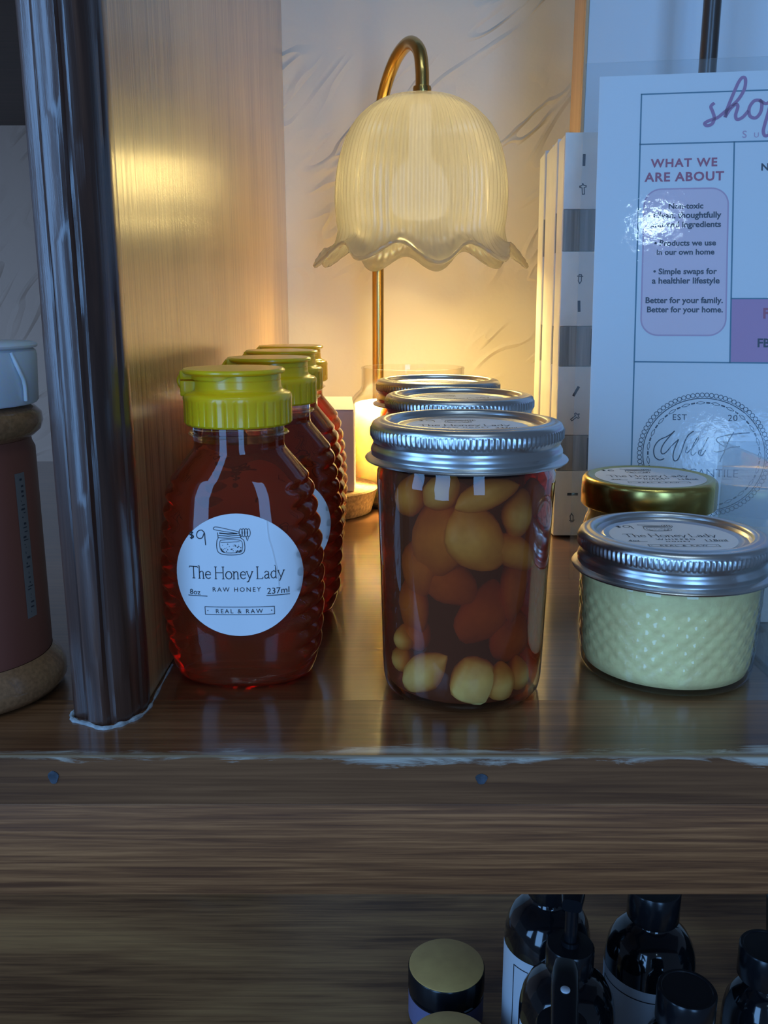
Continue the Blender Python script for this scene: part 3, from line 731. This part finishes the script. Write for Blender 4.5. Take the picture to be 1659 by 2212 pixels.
# x, z, length, width, tilt (deg, in the picture plane), depth inside from the glass, pale?, label
CL = [(2.8, 66.6, 23, 17, -28, .8, 0, 'large round orange garlic clove in upper middle of nearest jar'),
      (-11.7, 65.0, 25, 19, 8, 3.2, 0, 'big dim garlic clove in upper left of nearest jar'),
      (17.2, 72.6, 15, 11.5, 15, 1.0, 1, 'greenish yellow garlic clove at upper right of nearest jar'),
      (5.5, 80.0, 20, 9, 72, 1.2, 0, 'flat garlic clove lying under the band of nearest jar'),
      (-20.5, 78.6, 14, 11, 25, 1.0, 0, 'garlic clove at top left under the band of nearest jar'),
      (13.0, 58.4, 21, 10, -62, 1.5, 0, 'slanted garlic clove below the large orange one in nearest jar'),
      (-18.5, 52.5, 22, 14, 12, 4.5, 0, 'dim garlic clove at mid left of nearest jar'),
      (20.5, 46.0, 26, 13, 14, 4.5, 0, 'dim long garlic clove at mid right of nearest jar'),
      (-21.5, 36.5, 20, 14, -8, 4.2, 0, 'dim garlic clove at lower left wall of nearest jar'),
      (-9.5, 81.5, 13, 10, 50, 2.0, 1, 'small pale garlic clove just under the band of nearest jar'),
      (-13.9, 12.8, 20, 11.5, 48, .8, 1, 'pale leaning garlic clove at bottom left front of nearest jar'),
      (2.0, 11.8, 15, 13, 18, .8, 2, 'bright cut yellow garlic chunk at bottom centre of nearest jar'),
      (11.6, 9.9, 13, 11, -6, 1.2, 1, 'rounded garlic clove right of the cut chunk in nearest jar'),
      (19.6, 10.8, 12, 9.5, -18, 1.2, 1, 'garlic clove at bottom right wall of nearest jar'),
      (-22.8, 22.6, 8.5, 8.5, 0, 1.2, 1, 'small pale garlic piece at lower left of nearest jar'),
      (-22.6, 13.6, 9, 9, 30, 1.2, 1, 'small garlic piece at bottom left wall of nearest jar'),
      (15.0, 24.4, 17, 16, 40, 5.0, 0, 'dim orange garlic clove above the bottom right ones in nearest jar'),
      (-15.5, 24.5, 11, 10, 20, 5.5, 0, 'dim garlic clove behind the leaning one in nearest jar'),
      (-4.0, 76.5, 15, 11, -35, 7.5, 0, 'garlic clove deep behind the upper middle of nearest jar'),
      (4.0, 36.0, 22, 15, 30, 8.5, 0, 'faint garlic clove deep in the dark middle of nearest jar'),
      (-6.0, 49.0, 20, 14, -40, 8.0, 0, 'faint garlic clove deep below the big upper left one in nearest jar'),
      (23.8, 61.0, 14, 9, 5, 1.5, 1, 'narrow garlic clove against right wall of nearest jar'),
      (24.2, 76.5, 12, 9, -12, 1.5, 1, 'garlic clove against right wall near the band of nearest jar')]
for i, (x, z, L, W, tilt, dep, pale, lb) in enumerate(CL):
    L *= 1.2; W *= 1.22; dep = dep * .9 + .3; x *= 1.09 if abs(x) > 9 else 1.0
    me = clove_mesh('garlic_clove', L, W, min(W, 10.5) * .85, i + 1, pale == 2)
    me.materials.append(M['clove_pale'] if pale else M['clove'])
    R = 30.2 + z * .02
    T = min(W, 10.5) * .85 / 2
    hx = W / 2 * .9
    phi = math.asin(max(-.93, min(.93, x / (R - T))))
    rr = R - T - dep - hx * hx / (2.6 * R)
    o = part('garlic_clove', me, None, None, loc=(30.3 + rr * math.sin(phi) if abs(x) > 18 else 30.3 + x, 327 - rr * math.cos(phi) if abs(x) > 18 else 327 - math.sqrt(max(1, rr * rr - x * x)), z))
    o.rotation_euler = (0, math.radians(tilt), phi)
    tag(o, lb, 'garlic clove', cl_group)

# ================================================================== small jar of whipped honey + gold lid jar
R2, zt2 = 36.6, 57.5
def quilt(th, r, z):
    if 7 < z < 36.5 and r > 30:
        e = min(1, (z - 7) / 3, (36.5 - z) / 3)
        q = abs(math.sin(15 * th + z * .46)) * abs(math.sin(15 * th - z * .46))
        return r + e * (.5 * q - .2), z
    return r, z
sj = thing('whipped_honey_jar', 'short quilted glass jar of pale whipped honey with silver lid', 'jar', (115, 345, 0.1))
bz = [(0, 1.4), (24, 1.2), (28, .2), (31, 0), (33, 1), (33.9, 3.5), (34.0, 6)] + [(34.0 + (z - 6) * .045, z) for z in [6.5 + .75 * i for i in range(41)]] + [(35.5, 38.5), (35.9, 40), (35.4, 41.5), (34.6, 43), (34.4, 46)]
part('glass_body', lathe(bz, 260, quilt), M['glass'], sj, 60)
bz2 = [(0, 2.0), (29, 2.0), (31.8, 3), (32.8, 6)] + [(32.9 + (z - 6) * .045, z) for z in [7.5 + .75 * i for i in range(39)]] + [(34.2, 38), (34.2, 44), (0, 44)]
part('whipped_honey', lathe(bz2, 260, quilt), M['whipped'], sj, 60)
part('screw_band', lathe(band_prof(R2, zt2), 440, knurl(zt2, R2 / 35.0)), M['lid'], sj, 50)
part('lid_disc', lathe(disc_prof(R2, zt2), 96), M['lid_disc'], sj, 40)
lid_label(sj, R2, zt2 - 2.9 * R2 / 35, 'whipped', 9, 24.6)

gd = thing('gold_lid_jar', 'small honey jar with shiny gold lid behind the whipped honey', 'jar', (128, 424, 0.1))
part('glass_body', lathe([(0, 1), (24, .8), (27, 0), (29, 1), (30, 4), (30, 40), (29, 44), (28, 46), (28, 56)], 96), M['glass'], gd, 50)
part('whipped_honey', lathe([(0, 3), (26, 3), (28.6, 5), (28.8, 40), (27.6, 44), (26.8, 46), (26.8, 50), (0, 50)], 80), M['whipped'], gd, 50)
part('gold_lid', lathe([(30.2, 50.5), (31.2, 50.2), (31.7, 50.8), (31.7, 61.2), (31.3, 62.9), (30.2, 64.0), (28.9, 64.4), (27.8, 64.1), (27, 63.8), (0, 63.8)], 120), M['gold'], gd, 40)
lid_label(gd, 31, 63.8, 'whipped', 6, 26.0, 0.3, 0)

# ================================================================== printed sign in clear holder
sg = thing('shop_sign', 'printed paper sign in clear laminate leaning at right', 'sign', (110, 460, 0.6), rot=(-17, 0, -9))
part('paper', box(-2.3, 213, -.15, .15, 1, 280.7), M['paper'], sg)
part('laminate_film', box(-10.6, 221, -.75, .75, 0, 288.6, .3, 1), M['acrylic'], sg)
PP = lambda e: (lambda x, z: (x, -.152 - e, z))
fl = lambda pts, w=.75: poly_seg(pts, w)
frame = [fl([(20.6, 30), (20.6, 269.6), (195, 269.6), (195, 30), (20.6, 30)]), fl([(20.6, 241), (195, 241)]), fl([(20.6, 119.3), (195, 119.3)]), fl([(70.2, 241), (70.2, 119.3)]), fl([(70.2, 154.2), (195, 154.2)])]
pap = sg.children[0]
print_obj('frame_lines', frame, M['teal'], pap, PP(.10))
pk = rrect(23.6, 67.7, 134, 215.4, 9)
print_obj('pink_panel', [(pk, [tuple(range(len(pk)))])], M['pink'], pap, PP(.04))
print_obj('pink_outline', [stroke2d(pk + pk[:1], .8, closed=True)], M['pinkline'], pap, PP(.08))
print_obj('plum_panel', [([(70.5, 119.7), (195, 119.7), (195, 153.9), (70.5, 153.9)], [(0, 1, 2, 3)])], M['plum'], pap, PP(.04))
print_obj('heading_lettering', [text_fit('WHAT WE', 26.5, 61.6, 227.8, .028, 1.15)], M['rose'], pap, PP(.12))
print_obj('heading_lettering', [text_fit('ARE ABOUT', 23.4, 65.2, 219.8, .028, 1.12)], M['rose'], pap, PP(.12))
body = [('Non-toxic', 36.6, 54.8, 204.2), ('\u2022 Clean, thoughtfully', 25.6, 64.3, 199.0), ('sourced ingredients', 27.6, 64.2, 193.8), ('\u2022 Products we use', 29.5, 61.8, 183.6), ('in our own home', 30.9, 61.1, 178.6), ('\u2022 Simple swaps for', 29.4, 62.6, 167.8), ('a healthier lifestyle', 28.8, 64.1, 162.6), ('Better for your family.', 25.7, 66.0, 151.8), ('Better for your home.', 26.6, 66.1, 146.7)]
for t, a, b, c in body + [('N', 84.4, 88.2, 224.7), ('FB', 84.1, 90.5, 127.9)]:
    print_obj('body_lettering', [text_fit(t, a, b, c, .028, 1.0)], M['inkblue'], pap, PP(.12))
print_obj('accent_lettering', [text_fit('F', 86.7, 90.0, 143.5, .03)], M['rose'], pap, PP(.12))
shop = [[(59.4, 263.3), (57.6, 261.3), (58.7, 258.1), (59.5, 254.8), (58.5, 251.6), (55.9, 250.5), (54.5, 251.8), (56.6, 253.3), (61.0, 254.8), (64.7, 257.9)],
        [(64.7, 257.9), (71.2, 264.0), (74.8, 270.3), (75.4, 275.9), (73.9, 277.2), (71.8, 274.5), (68.9, 267.3), (66.1, 259.4), (65.1, 255.0)],
        [(65.1, 255.0), (67.6, 259.4), (70.5, 262.1), (71.7, 260.8), (70.6, 256.1), (71.4, 253.6), (74.3, 254.7), (77.2, 258.2)],
        [(83.0, 264.0), (80.1, 263.7), (77.6, 259.8), (78.0, 255.4), (81.0, 254.1), (83.5, 257.2), (84.1, 262.0), (83.0, 264.0), (86.0, 261.9), (88.9, 263.4)],
        [(88.9, 263.4), (87.5, 257.1), (86.1, 251.6), (85.1, 246.8), (85.9, 244.0), (88.1, 244.3)],
        [(88.9, 261.5), (91.5, 264.5), (94.5, 263), (95, 258.5), (92.5, 255), (88, 255.5)]]
print_obj('script_lettering', [stroke2d(s, 1.75, 5) for s in shop], M['mauve'], pap, PP(.14))
print_obj('subtitle_lettering', [text_fit('S', 74.3, 76.6, 243.2, .01), text_fit('U', 80.4, 82.8, 243.2, .01), text_fit('P', 87.4, 89.5, 243.2, .01)], M['pinkline'], pap, PP(.12))
CX, CZ = 57.6, 69.6
seal = [stroke2d(ell(CX, CZ, 31.2, 30.2, 90), .45, closed=True)]
for k in range(86):
    a = 2 * PI * k / 86; seal.append(stroke2d(ell(CX + 33 * math.cos(a), CZ + 32 * math.sin(a), 1.15, 1.15, 10), .32, closed=True))
for k in range(46):
    a = 2 * PI * k / 46
    P = [(CX + 28.6 * math.cos(a + d), CZ + 27.8 * math.sin(a + d)) for d in (-.035, 0, .035)]
    if k % 2: seal.append(stroke2d(P, .75))
    else:
        seal.append(stroke2d([(CX + (28.6 + q * .7) * math.cos(a + d), CZ + (27.8 + q * .7) * math.sin(a + d)) for d, q in ((-.08, 0), (0, 1), (.08, 0))], .25, 3))
        seal.append(stroke2d([(CX + (28.6 - q * .7) * math.cos(a + d), CZ + (27.8 - q * .7) * math.sin(a + d)) for d, q in ((-.08, 0), (0, 1), (.08, 0))], .25, 3))
sig = [[(37.6, 66.8), (35.2, 66.0), (32.9, 67.4), (32.0, 70.4), (32.6, 73.7), (34.9, 76.8), (38.5, 78.7), (41.1, 80.4), (42.6, 81.9)],
       [(42.6, 81.9), (39.4, 78.0), (36.8, 74.2), (35.8, 70.9), (36.7, 69.3), (38.7, 70.5), (41.3, 73.9), (44.8, 77.4)],
       [(44.8, 77.4), (42.9, 72.5), (42.1, 68.3), (42.8, 65.8), (44.6, 66.5), (46.2, 70.3), (47.9, 75.9), (49.6, 79.6), (52.4, 82.0)],
       [(49.3, 73.6), (48.5, 70.8), (49.4, 70.3), (51.1, 72.2)],
       [(51.1, 72.2), (54.1, 76.0), (55.1, 78.8), (54.1, 77.9), (51.9, 73.2), (51.4, 69.9), (52.3, 69.0), (54.2, 70.9)],
       [(58.6, 71.7), (56.9, 69.1), (55.3, 69.6), (55.5, 71.4), (57.7, 72.4)], [(60.0, 79.0), (58.1, 74.7), (56.4, 71.0), (56.0, 69.1), (57.1, 69.2), (58.8, 72.0)],
       [(81.0, 81.7), (76.0, 81.2), (70.3, 80.3), (65.9, 79.1), (64.2, 78.1), (64.9, 76.3), (68.2, 74.1)], [(72.9, 81.8), (70.4, 77.3), (68.3, 71.3), (66.6, 67.5), (66.2, 65.7)],
       [(62.8, 71.6), (64.3, 71.0), (67.4, 71.7), (70.4, 73.2), (73.0, 73.9), (76.1, 74.2)]]
seal += [stroke2d(s, .55, 6) for s in sig]
seal += [text_fit('EST', 41.5, 48.7, 87.8, 0, 1.1), text_fit('20', 69.8, 74.6, 87.8, 0, 1.1), text_fit('MERCANTILE', 38.6, 75.5, 57.6, -.006, 1.0, 4.5)]
print_obj('round_seal', seal, M['inkblue'], pap, PP(.12))

cb = thing('clear_plastic_box', 'open clear plastic box at the right edge before the sign', 'box', (152.6, 300, 0.2))
part('side_wall', box(0, 2.2, 0, 104, 0, 84, .4, 1), M['box_clear'], cb)
part('back_wall', box(2.4, 140, 101.6, 104, 0, 84, .4, 1), M['box_clear'], cb)
part('bottom', box(2.4, 140, 0, 101.4, 0, 2, .3, 1), M['box_clear'], cb)
part('side_wall', box(140.2, 142.4, 0, 104, 0, 84, .4, 1), M['box_clear'], cb)
wc = thing('white_card', 'small white card standing in the clear box beside silver lid', 'card', (157, 389, 2.5))
part('card_front', box(0, 20, 0, 1.2, 0, 45, .3, 1), M['cardwhite'], wc)
part('card_foot', box(0, 20, 1.3, 10, 0, .9, .2, 1), M['cardwhite'], wc)

# ================================================================== cartons beside the sign
def glyph(kind, cx, cz, s, rot):
    P = {'bar': [[(-.18, -1), (.18, -1), (.18, 1), (-.18, 1), (-.18, -1)], [(0, -1), (0, 1)]],
         'arrow': [[(-.2, -1), (.2, -1), (.2, .2), (.6, .3), (.6, .55), (.2, .6), (0, 1), (-.2, .6), (-.6, .55), (-.6, .3), (-.2, .2), (-.2, -1)]],
         'fish': [[(-.25, -.7), (.25, -.7), (.3, .5), (0, 1), (-.3, .5), (-.25, -.7)], [(-.5, -.4), (.5, -.4)]]}[kind]
    c, q = math.cos(rot), math.sin(rot)
    return [poly_seg([(cx + s * (a * c - b * q), cz + s * (a * q + b * c)) for a, b in poly], .55) for poly in P]
def carton(loc, label, detail):
    t = thing('tall_carton', label, 'carton', loc, rot=(-3.6, 0, 0), group='tall white banded cartons behind the sign')
    part('carton_body', box(0, 58, 1.6, 20.6, 0, 243.5, .5, 1), M['cardwhite'], t)
    for a, b in ((0, 42), (64, 107), (131, 176), (200, 244.5)):
        p = part('white_panel', box(0, 58.5, 0, 1.5, a + .3, b - .3, .5, 2), M['cardwhite'], t)
        if detail:
            k = {0: ('bar', 'fish'), 64: ('bar', 'arrow'), 131: ('fish', 'bar'), 200: ('bar', 'arrow')}[a]
            r = {0: (1.57, .1), 64: (-.5, -.9), 131: (3.1, .05), 200: (0, .1)}[a]
            z1, z2 = a + (b - a) * .64, a + (b - a) * .27
            print_obj('printed_mark', glyph(k[0], 11.5, z1, 3.1, r[0]) + glyph(k[1], 11.5, z2, 3.1, r[1]), M['inkblue'], p, lambda x, z: (x, -.06, z))
    for a, b in ((42, 64), (107, 131), (176, 200)):
        p = part('wood_band', box(.4, 57.5, .5, 1.5, a, b), M['greywood'], t, 0)
        part('dark_inset', box(19.5, 25.5, .2, .5, a + .8, b - 1.5), M['plug'], p, 0)
    return t
carton((108, 553, 1.2), 'front tall white carton with grey wood bands and printed arrows', True)
for k, (dx, lb) in enumerate(((-.6, 'second tall white carton behind the arrow printed one'), (.2, 'third tall white carton in the row by the lamp'), (-.8, 'rearmost tall white carton in the row nearest the wall'))):
    carton((108 + dx, 553 + 21.2 * (k + 1), 1.2), lb, False)

wb = thing('framed_board', 'large pale blue-white board with pine edge behind the sign', 'board', (136, 664, 0))
part('panel_face', box(2.6, 330, 0, 3, 0, 520, .3, 1), M['board'], wb)
part('frame_stile', box(0, 14, 3.1, 38, 0, 520, .5, 1), M['pine'], wb)
part('frame_stile', box(316, 330, 3.1, 38, 0, 520, .5, 1), M['pine'], wb)
part('frame_rail', box(14.1, 315.9, 3.1, 38, 0, 16, .5, 1), M['pine'], wb)
part('edge_trim', box(0, 2.4, -1, 3, 0, 520, .3, 1), M['pine'], wb)
dp = thing('dark_pole', 'dark round wooden pole standing before the pale board', 'pole', (202, 606, 0))
part('shaft', lathe([(0, 0), (5.4, 0), (5.4, 520), (0, 520)], 32), M['darkpole'], dp, 40)
part('foot', lathe([(0, 0), (13, 0), (13, 3), (11, 5), (5.5, 6)], 32), M['darkpole'], dp, 40)

# ================================================================== shaker bottle at left
sk = thing('shaker_bottle', 'brown powder shaker bottle with white flip cap left of post', 'bottle', (-159.5, 322, 0.1))
part('base_foot', lathe([(0, .6), (26, .4), (30, 0), (33.5, 1.2), (35.3, 4), (35.2, 8), (33.6, 12), (31.6, 14.2), (30.6, 15.5)], 96), M['tanplastic'], sk, 60)
part('powder_body', lathe([(30.4, 15.6), (30.6, 17), (30.6, 93), (29.6, 95.4), (29.4, 97)], 96), M['cocoa'], sk, 60)
part('neck_bulge', lathe([(29.5, 97.1), (31, 98), (33.2, 100), (34.2, 103), (33.8, 106), (31.6, 108.2), (28.4, 109.4)], 96), M['tanplastic'], sk, 60)
cp = part('cap', lathe([(28.3, 109.5), (32.6, 109.8), (33.2, 110.6), (33.9, 126.5), (33.6, 128.4), (32.6, 129.2), (34.2, 129.8), (34.4, 130.6), (33.4, 131.4), (0, 131.6)], 96), M['capwhite'], sk, 40)
part('flip_tab', tube(catmull([(33.6 * math.cos(-.35), 33.6 * math.sin(-.35), 128.5), (34.8 * math.cos(-.3), 34.8 * math.sin(-.3), 123), (34.6 * math.cos(-.22), 34.6 * math.sin(-.22), 118), (34.2 * math.cos(-.2), 34.2 * math.sin(-.2), 111.5)], 6), .7, 8), M['capwhite'], cp)
def on_cyl(R):
    return lambda a, z: (R * math.cos(a), R * math.sin(a), z)
a0, a1 = -.36, -.19
V, F = [], []
for i in range(9):
    a = a0 + (a1 - a0) * i / 8
    V += [on_cyl(30.72)(a, 32), on_cyl(30.72)(a, 86)]
for i in range(8): F.append((2 * i, 2 * i + 2, 2 * i + 3, 2 * i + 1))
st = part('text_strip', (V, F), M['strip'], sk, 60)
rr = random.Random(11); pcs = []; z = 34.0
while z < 84:
    h = rr.uniform(.5, 1.6); q0 = a0 + .04 + rr.uniform(0, .05); q1 = a1 - .03 - rr.uniform(0, .07)
    pcs.append(([(q0, z), (q1, z), (q1, z + h * .5), (q0, z + h * .5)], [(0, 1, 2, 3)])); z += h + rr.uniform(.3, 1.2)
print_obj('strip_marks', pcs, M['ink'], st, on_cyl(30.8))

# ================================================================== lower shelf goods
ZL = -405.9
def cream_jar(loc, label):
    t = thing('cosmetic_jar', label, 'jar', loc, group='gold topped cosmetic jars on the lower shelf')
    part('jar_body', lathe([(0, 0), (27.5, 0), (29.3, 1.5), (29.5, 4), (29.5, 26), (28, 27.5), (27, 28)], 72), M['blackglass'], t, 40)
    part('jar_label', lathe([(29.62, 4), (29.62, 25)], 72), M['lavender'], t, 60)
    part('lid', lathe([(29.6, 28.2), (30, 28.6), (30, 45.6), (29.4, 46.4), (0, 46.4)], 72), M['blackcap'], t, 40)
    part('gold_disc', lathe([(29.2, 46.45), (29.2, 46.9), (28.6, 47.2), (0, 47.2)], 72), M['goldtop'], t, 40)
    return t
cream_jar((49, 604, ZL), 'gold topped black cosmetic jar farther back on lower shelf')
cream_jar((46.5, 527, ZL), 'gold topped cosmetic jar cut off by the bottom edge')
def black_bottle(loc, label, kind, rotz=0, s=1.0, pump_rot=0):
    t = thing('black_bottle', label, 'bottle', loc, rotz, 'black glossy bottles crowded on the lower shelf')
    R = 31.5 * s; H = 112 * s
    pr = [(0, .5), (R - 3, 0), (R - .8, 1.2), (R, 4), (R, H - 18), (R * .985, H - 11), (R * .93, H - 3), (R * .80, H + 5), (R * .6, H + 11), (R * .46, H + 14), (R * .42, H + 17), (R * .42, H + 24), (0, H + 24)]
    part('bottle_body', lathe(pr, 72), M['blackglass'], t, 50)
    zc = H + 18
    V, F = [], []
    for i in range(33):
        a = math.radians(-205 + 230 * i / 32); V += [((R + .12) * math.cos(a), (R + .12) * math.sin(a), 8), ((R + .12) * math.cos(a), (R + .12) * math.sin(a), H - 20)]
    for i in range(32): F.append((2 * i, 2 * i + 2, 2 * i + 3, 2 * i + 1))
    lb = part('label', (V, F), M['bluewhite'], t, 60)
    fr = poly_seg([(math.radians(-170), 18), (math.radians(-170), H - 28)], .02)
    print_obj('label_frame', [([(math.radians(-168) + d, z) for d, z in ((0, 16), (.022, 16), (.022, H - 28), (0, H - 28))], [(0, 1, 2, 3)]), ([(math.radians(-168) + k * .09, z) for z in (H - 28, H - 27.2) for k in range(17)], [(k, k + 1, 18 + k, 17 + k) for k in range(16)])], M['ink'], lb, on_cyl(R + .3))
    if kind == 'pump':
        part('collar', lathe([(R * .43, zc), (15.2, zc), (15.6, zc + .8), (15.6, zc + 15), (14.6, zc + 16.4), (6, zc + 16.8), (6, zc + 20), (0, zc + 20)], 60, lambda th, r, z: (r - (.3 if r > 15 and int(th * 60 / (2 * PI)) % 2 else 0), z)), M['blackcap'], t, 40)
        part('stem', lathe([(4.2, zc + 19), (4.2, zc + 50), (0, zc + 50)], 24), M['blackcap'], t)
        zp = zc + 50
        sp = []
        path = [(8, 0), (-2, 1.2), (-16, 1.6), (-32, 1.2), (-50, 0), (-66, -2.5), (-74, -5)]
        n = 20; V, F = [], []
        for i, (y, dz) in enumerate(path):
            wv = (6.2, 7.6, 7.6, 7.2, 6.8, 6.0, 4.2)[i]; hv = (4.5, 5.5, 5.5, 5, 4.6, 4.2, 3.4)[i]
            for j in range(n):
                a = 2 * PI * j / n; c_, s_ = math.cos(a), math.sin(a)
                V.append((wv * math.copysign(abs(c_) ** .6, c_), y, zp + dz + hv * math.copysign(abs(s_) ** .6, s_)))
        for i in range(len(path) - 1):
            for j in range(n):
                k = (j + 1) % n; F.append((i * n + j, i * n + k, (i + 1) * n + k, (i + 1) * n + j))
        F += [tuple(range(n)), tuple((len(path) - 1) * n + j for j in range(n - 1, -1, -1))]
        ph = part('pump_head', (V, F), M['blackcap'], t, 60, rot=(0, 0, pump_rot - rotz))
        part('white_dot', lathe([(2.6, zp + 6.0), (2.6, zp + 7.3), (2.2, zp + 7.6), (0, zp + 7.6)], 24), M['bluewhite'], ph, 40, loc=(0, -20, 0))
    else:
        part('cap', lathe([(R * .43, zc), (17.5, zc), (18, zc + .8), (18, zc + 22), (17.2, zc + 23.2), (15.5, zc + 23.2), (15, zc + 22.6), (0, zc + 22.6)], 60), M['blackcap'], t, 40)
    return t
black_bottle((121, 576, ZL), 'rear left black pump bottle with pale wraparound label', 'pump', 20, 1.0, 150)
black_bottle((121, 503, ZL), 'middle black pump bottle with its round shoulder in view', 'pump', 30, 1.0, 165)
black_bottle((103, 436, ZL), 'nearest black pump bottle with spout toward camera', 'pump', 0, 1.0, -12)
black_bottle((190, 552, ZL), 'rear right black bottle with wide flat cap', 'cap', -10)
black_bottle((188, 474, ZL), 'front right black bottle with wide flat cap', 'cap', 15, .86)
black_bottle((258, 520, ZL), 'rightmost black bottle beside the dark green pail', 'cap', 40, .8)
pl = thing('ribbed_pail', 'dark green ribbed pail at lower right corner', 'pail', (372, 575, ZL))
part('pail_body', lathe([(0, 1), (70, 0), (74, 2), (84, 118), (84, 120), (82, 120), (72, 4), (0, 4)], 240, lambda th, r, z: (r + (1.2 * math.cos(60 * th) if r > 72 and 2 < z < 117 else 0), z)), M['pail'], pl, 50)
part('rim', lathe([(83, 118), (86, 118.5), (87, 120.5), (86, 122.5), (83, 123), (81.5, 121), (83, 118)], 120), M['pail'], pl, 60)
ds = thing('white_dish', 'white round dish peeking out under the thick shelf', 'dish', (-160, 792, ZL))
part('dish_body', lathe([(0, 0), (26, 0), (30, .8), (44, 6), (47.6, 8.4), (48, 9.4), (47, 9.6), (43, 7.6), (29, 2.6), (0, 2)], 90), M['porcelain'], ds, 50)
part('foot_ring', lathe([(24, -.0), (27, 0), (27, .9), (24, .9), (24, 0)], 60), M['porcelain'], ds, 50)
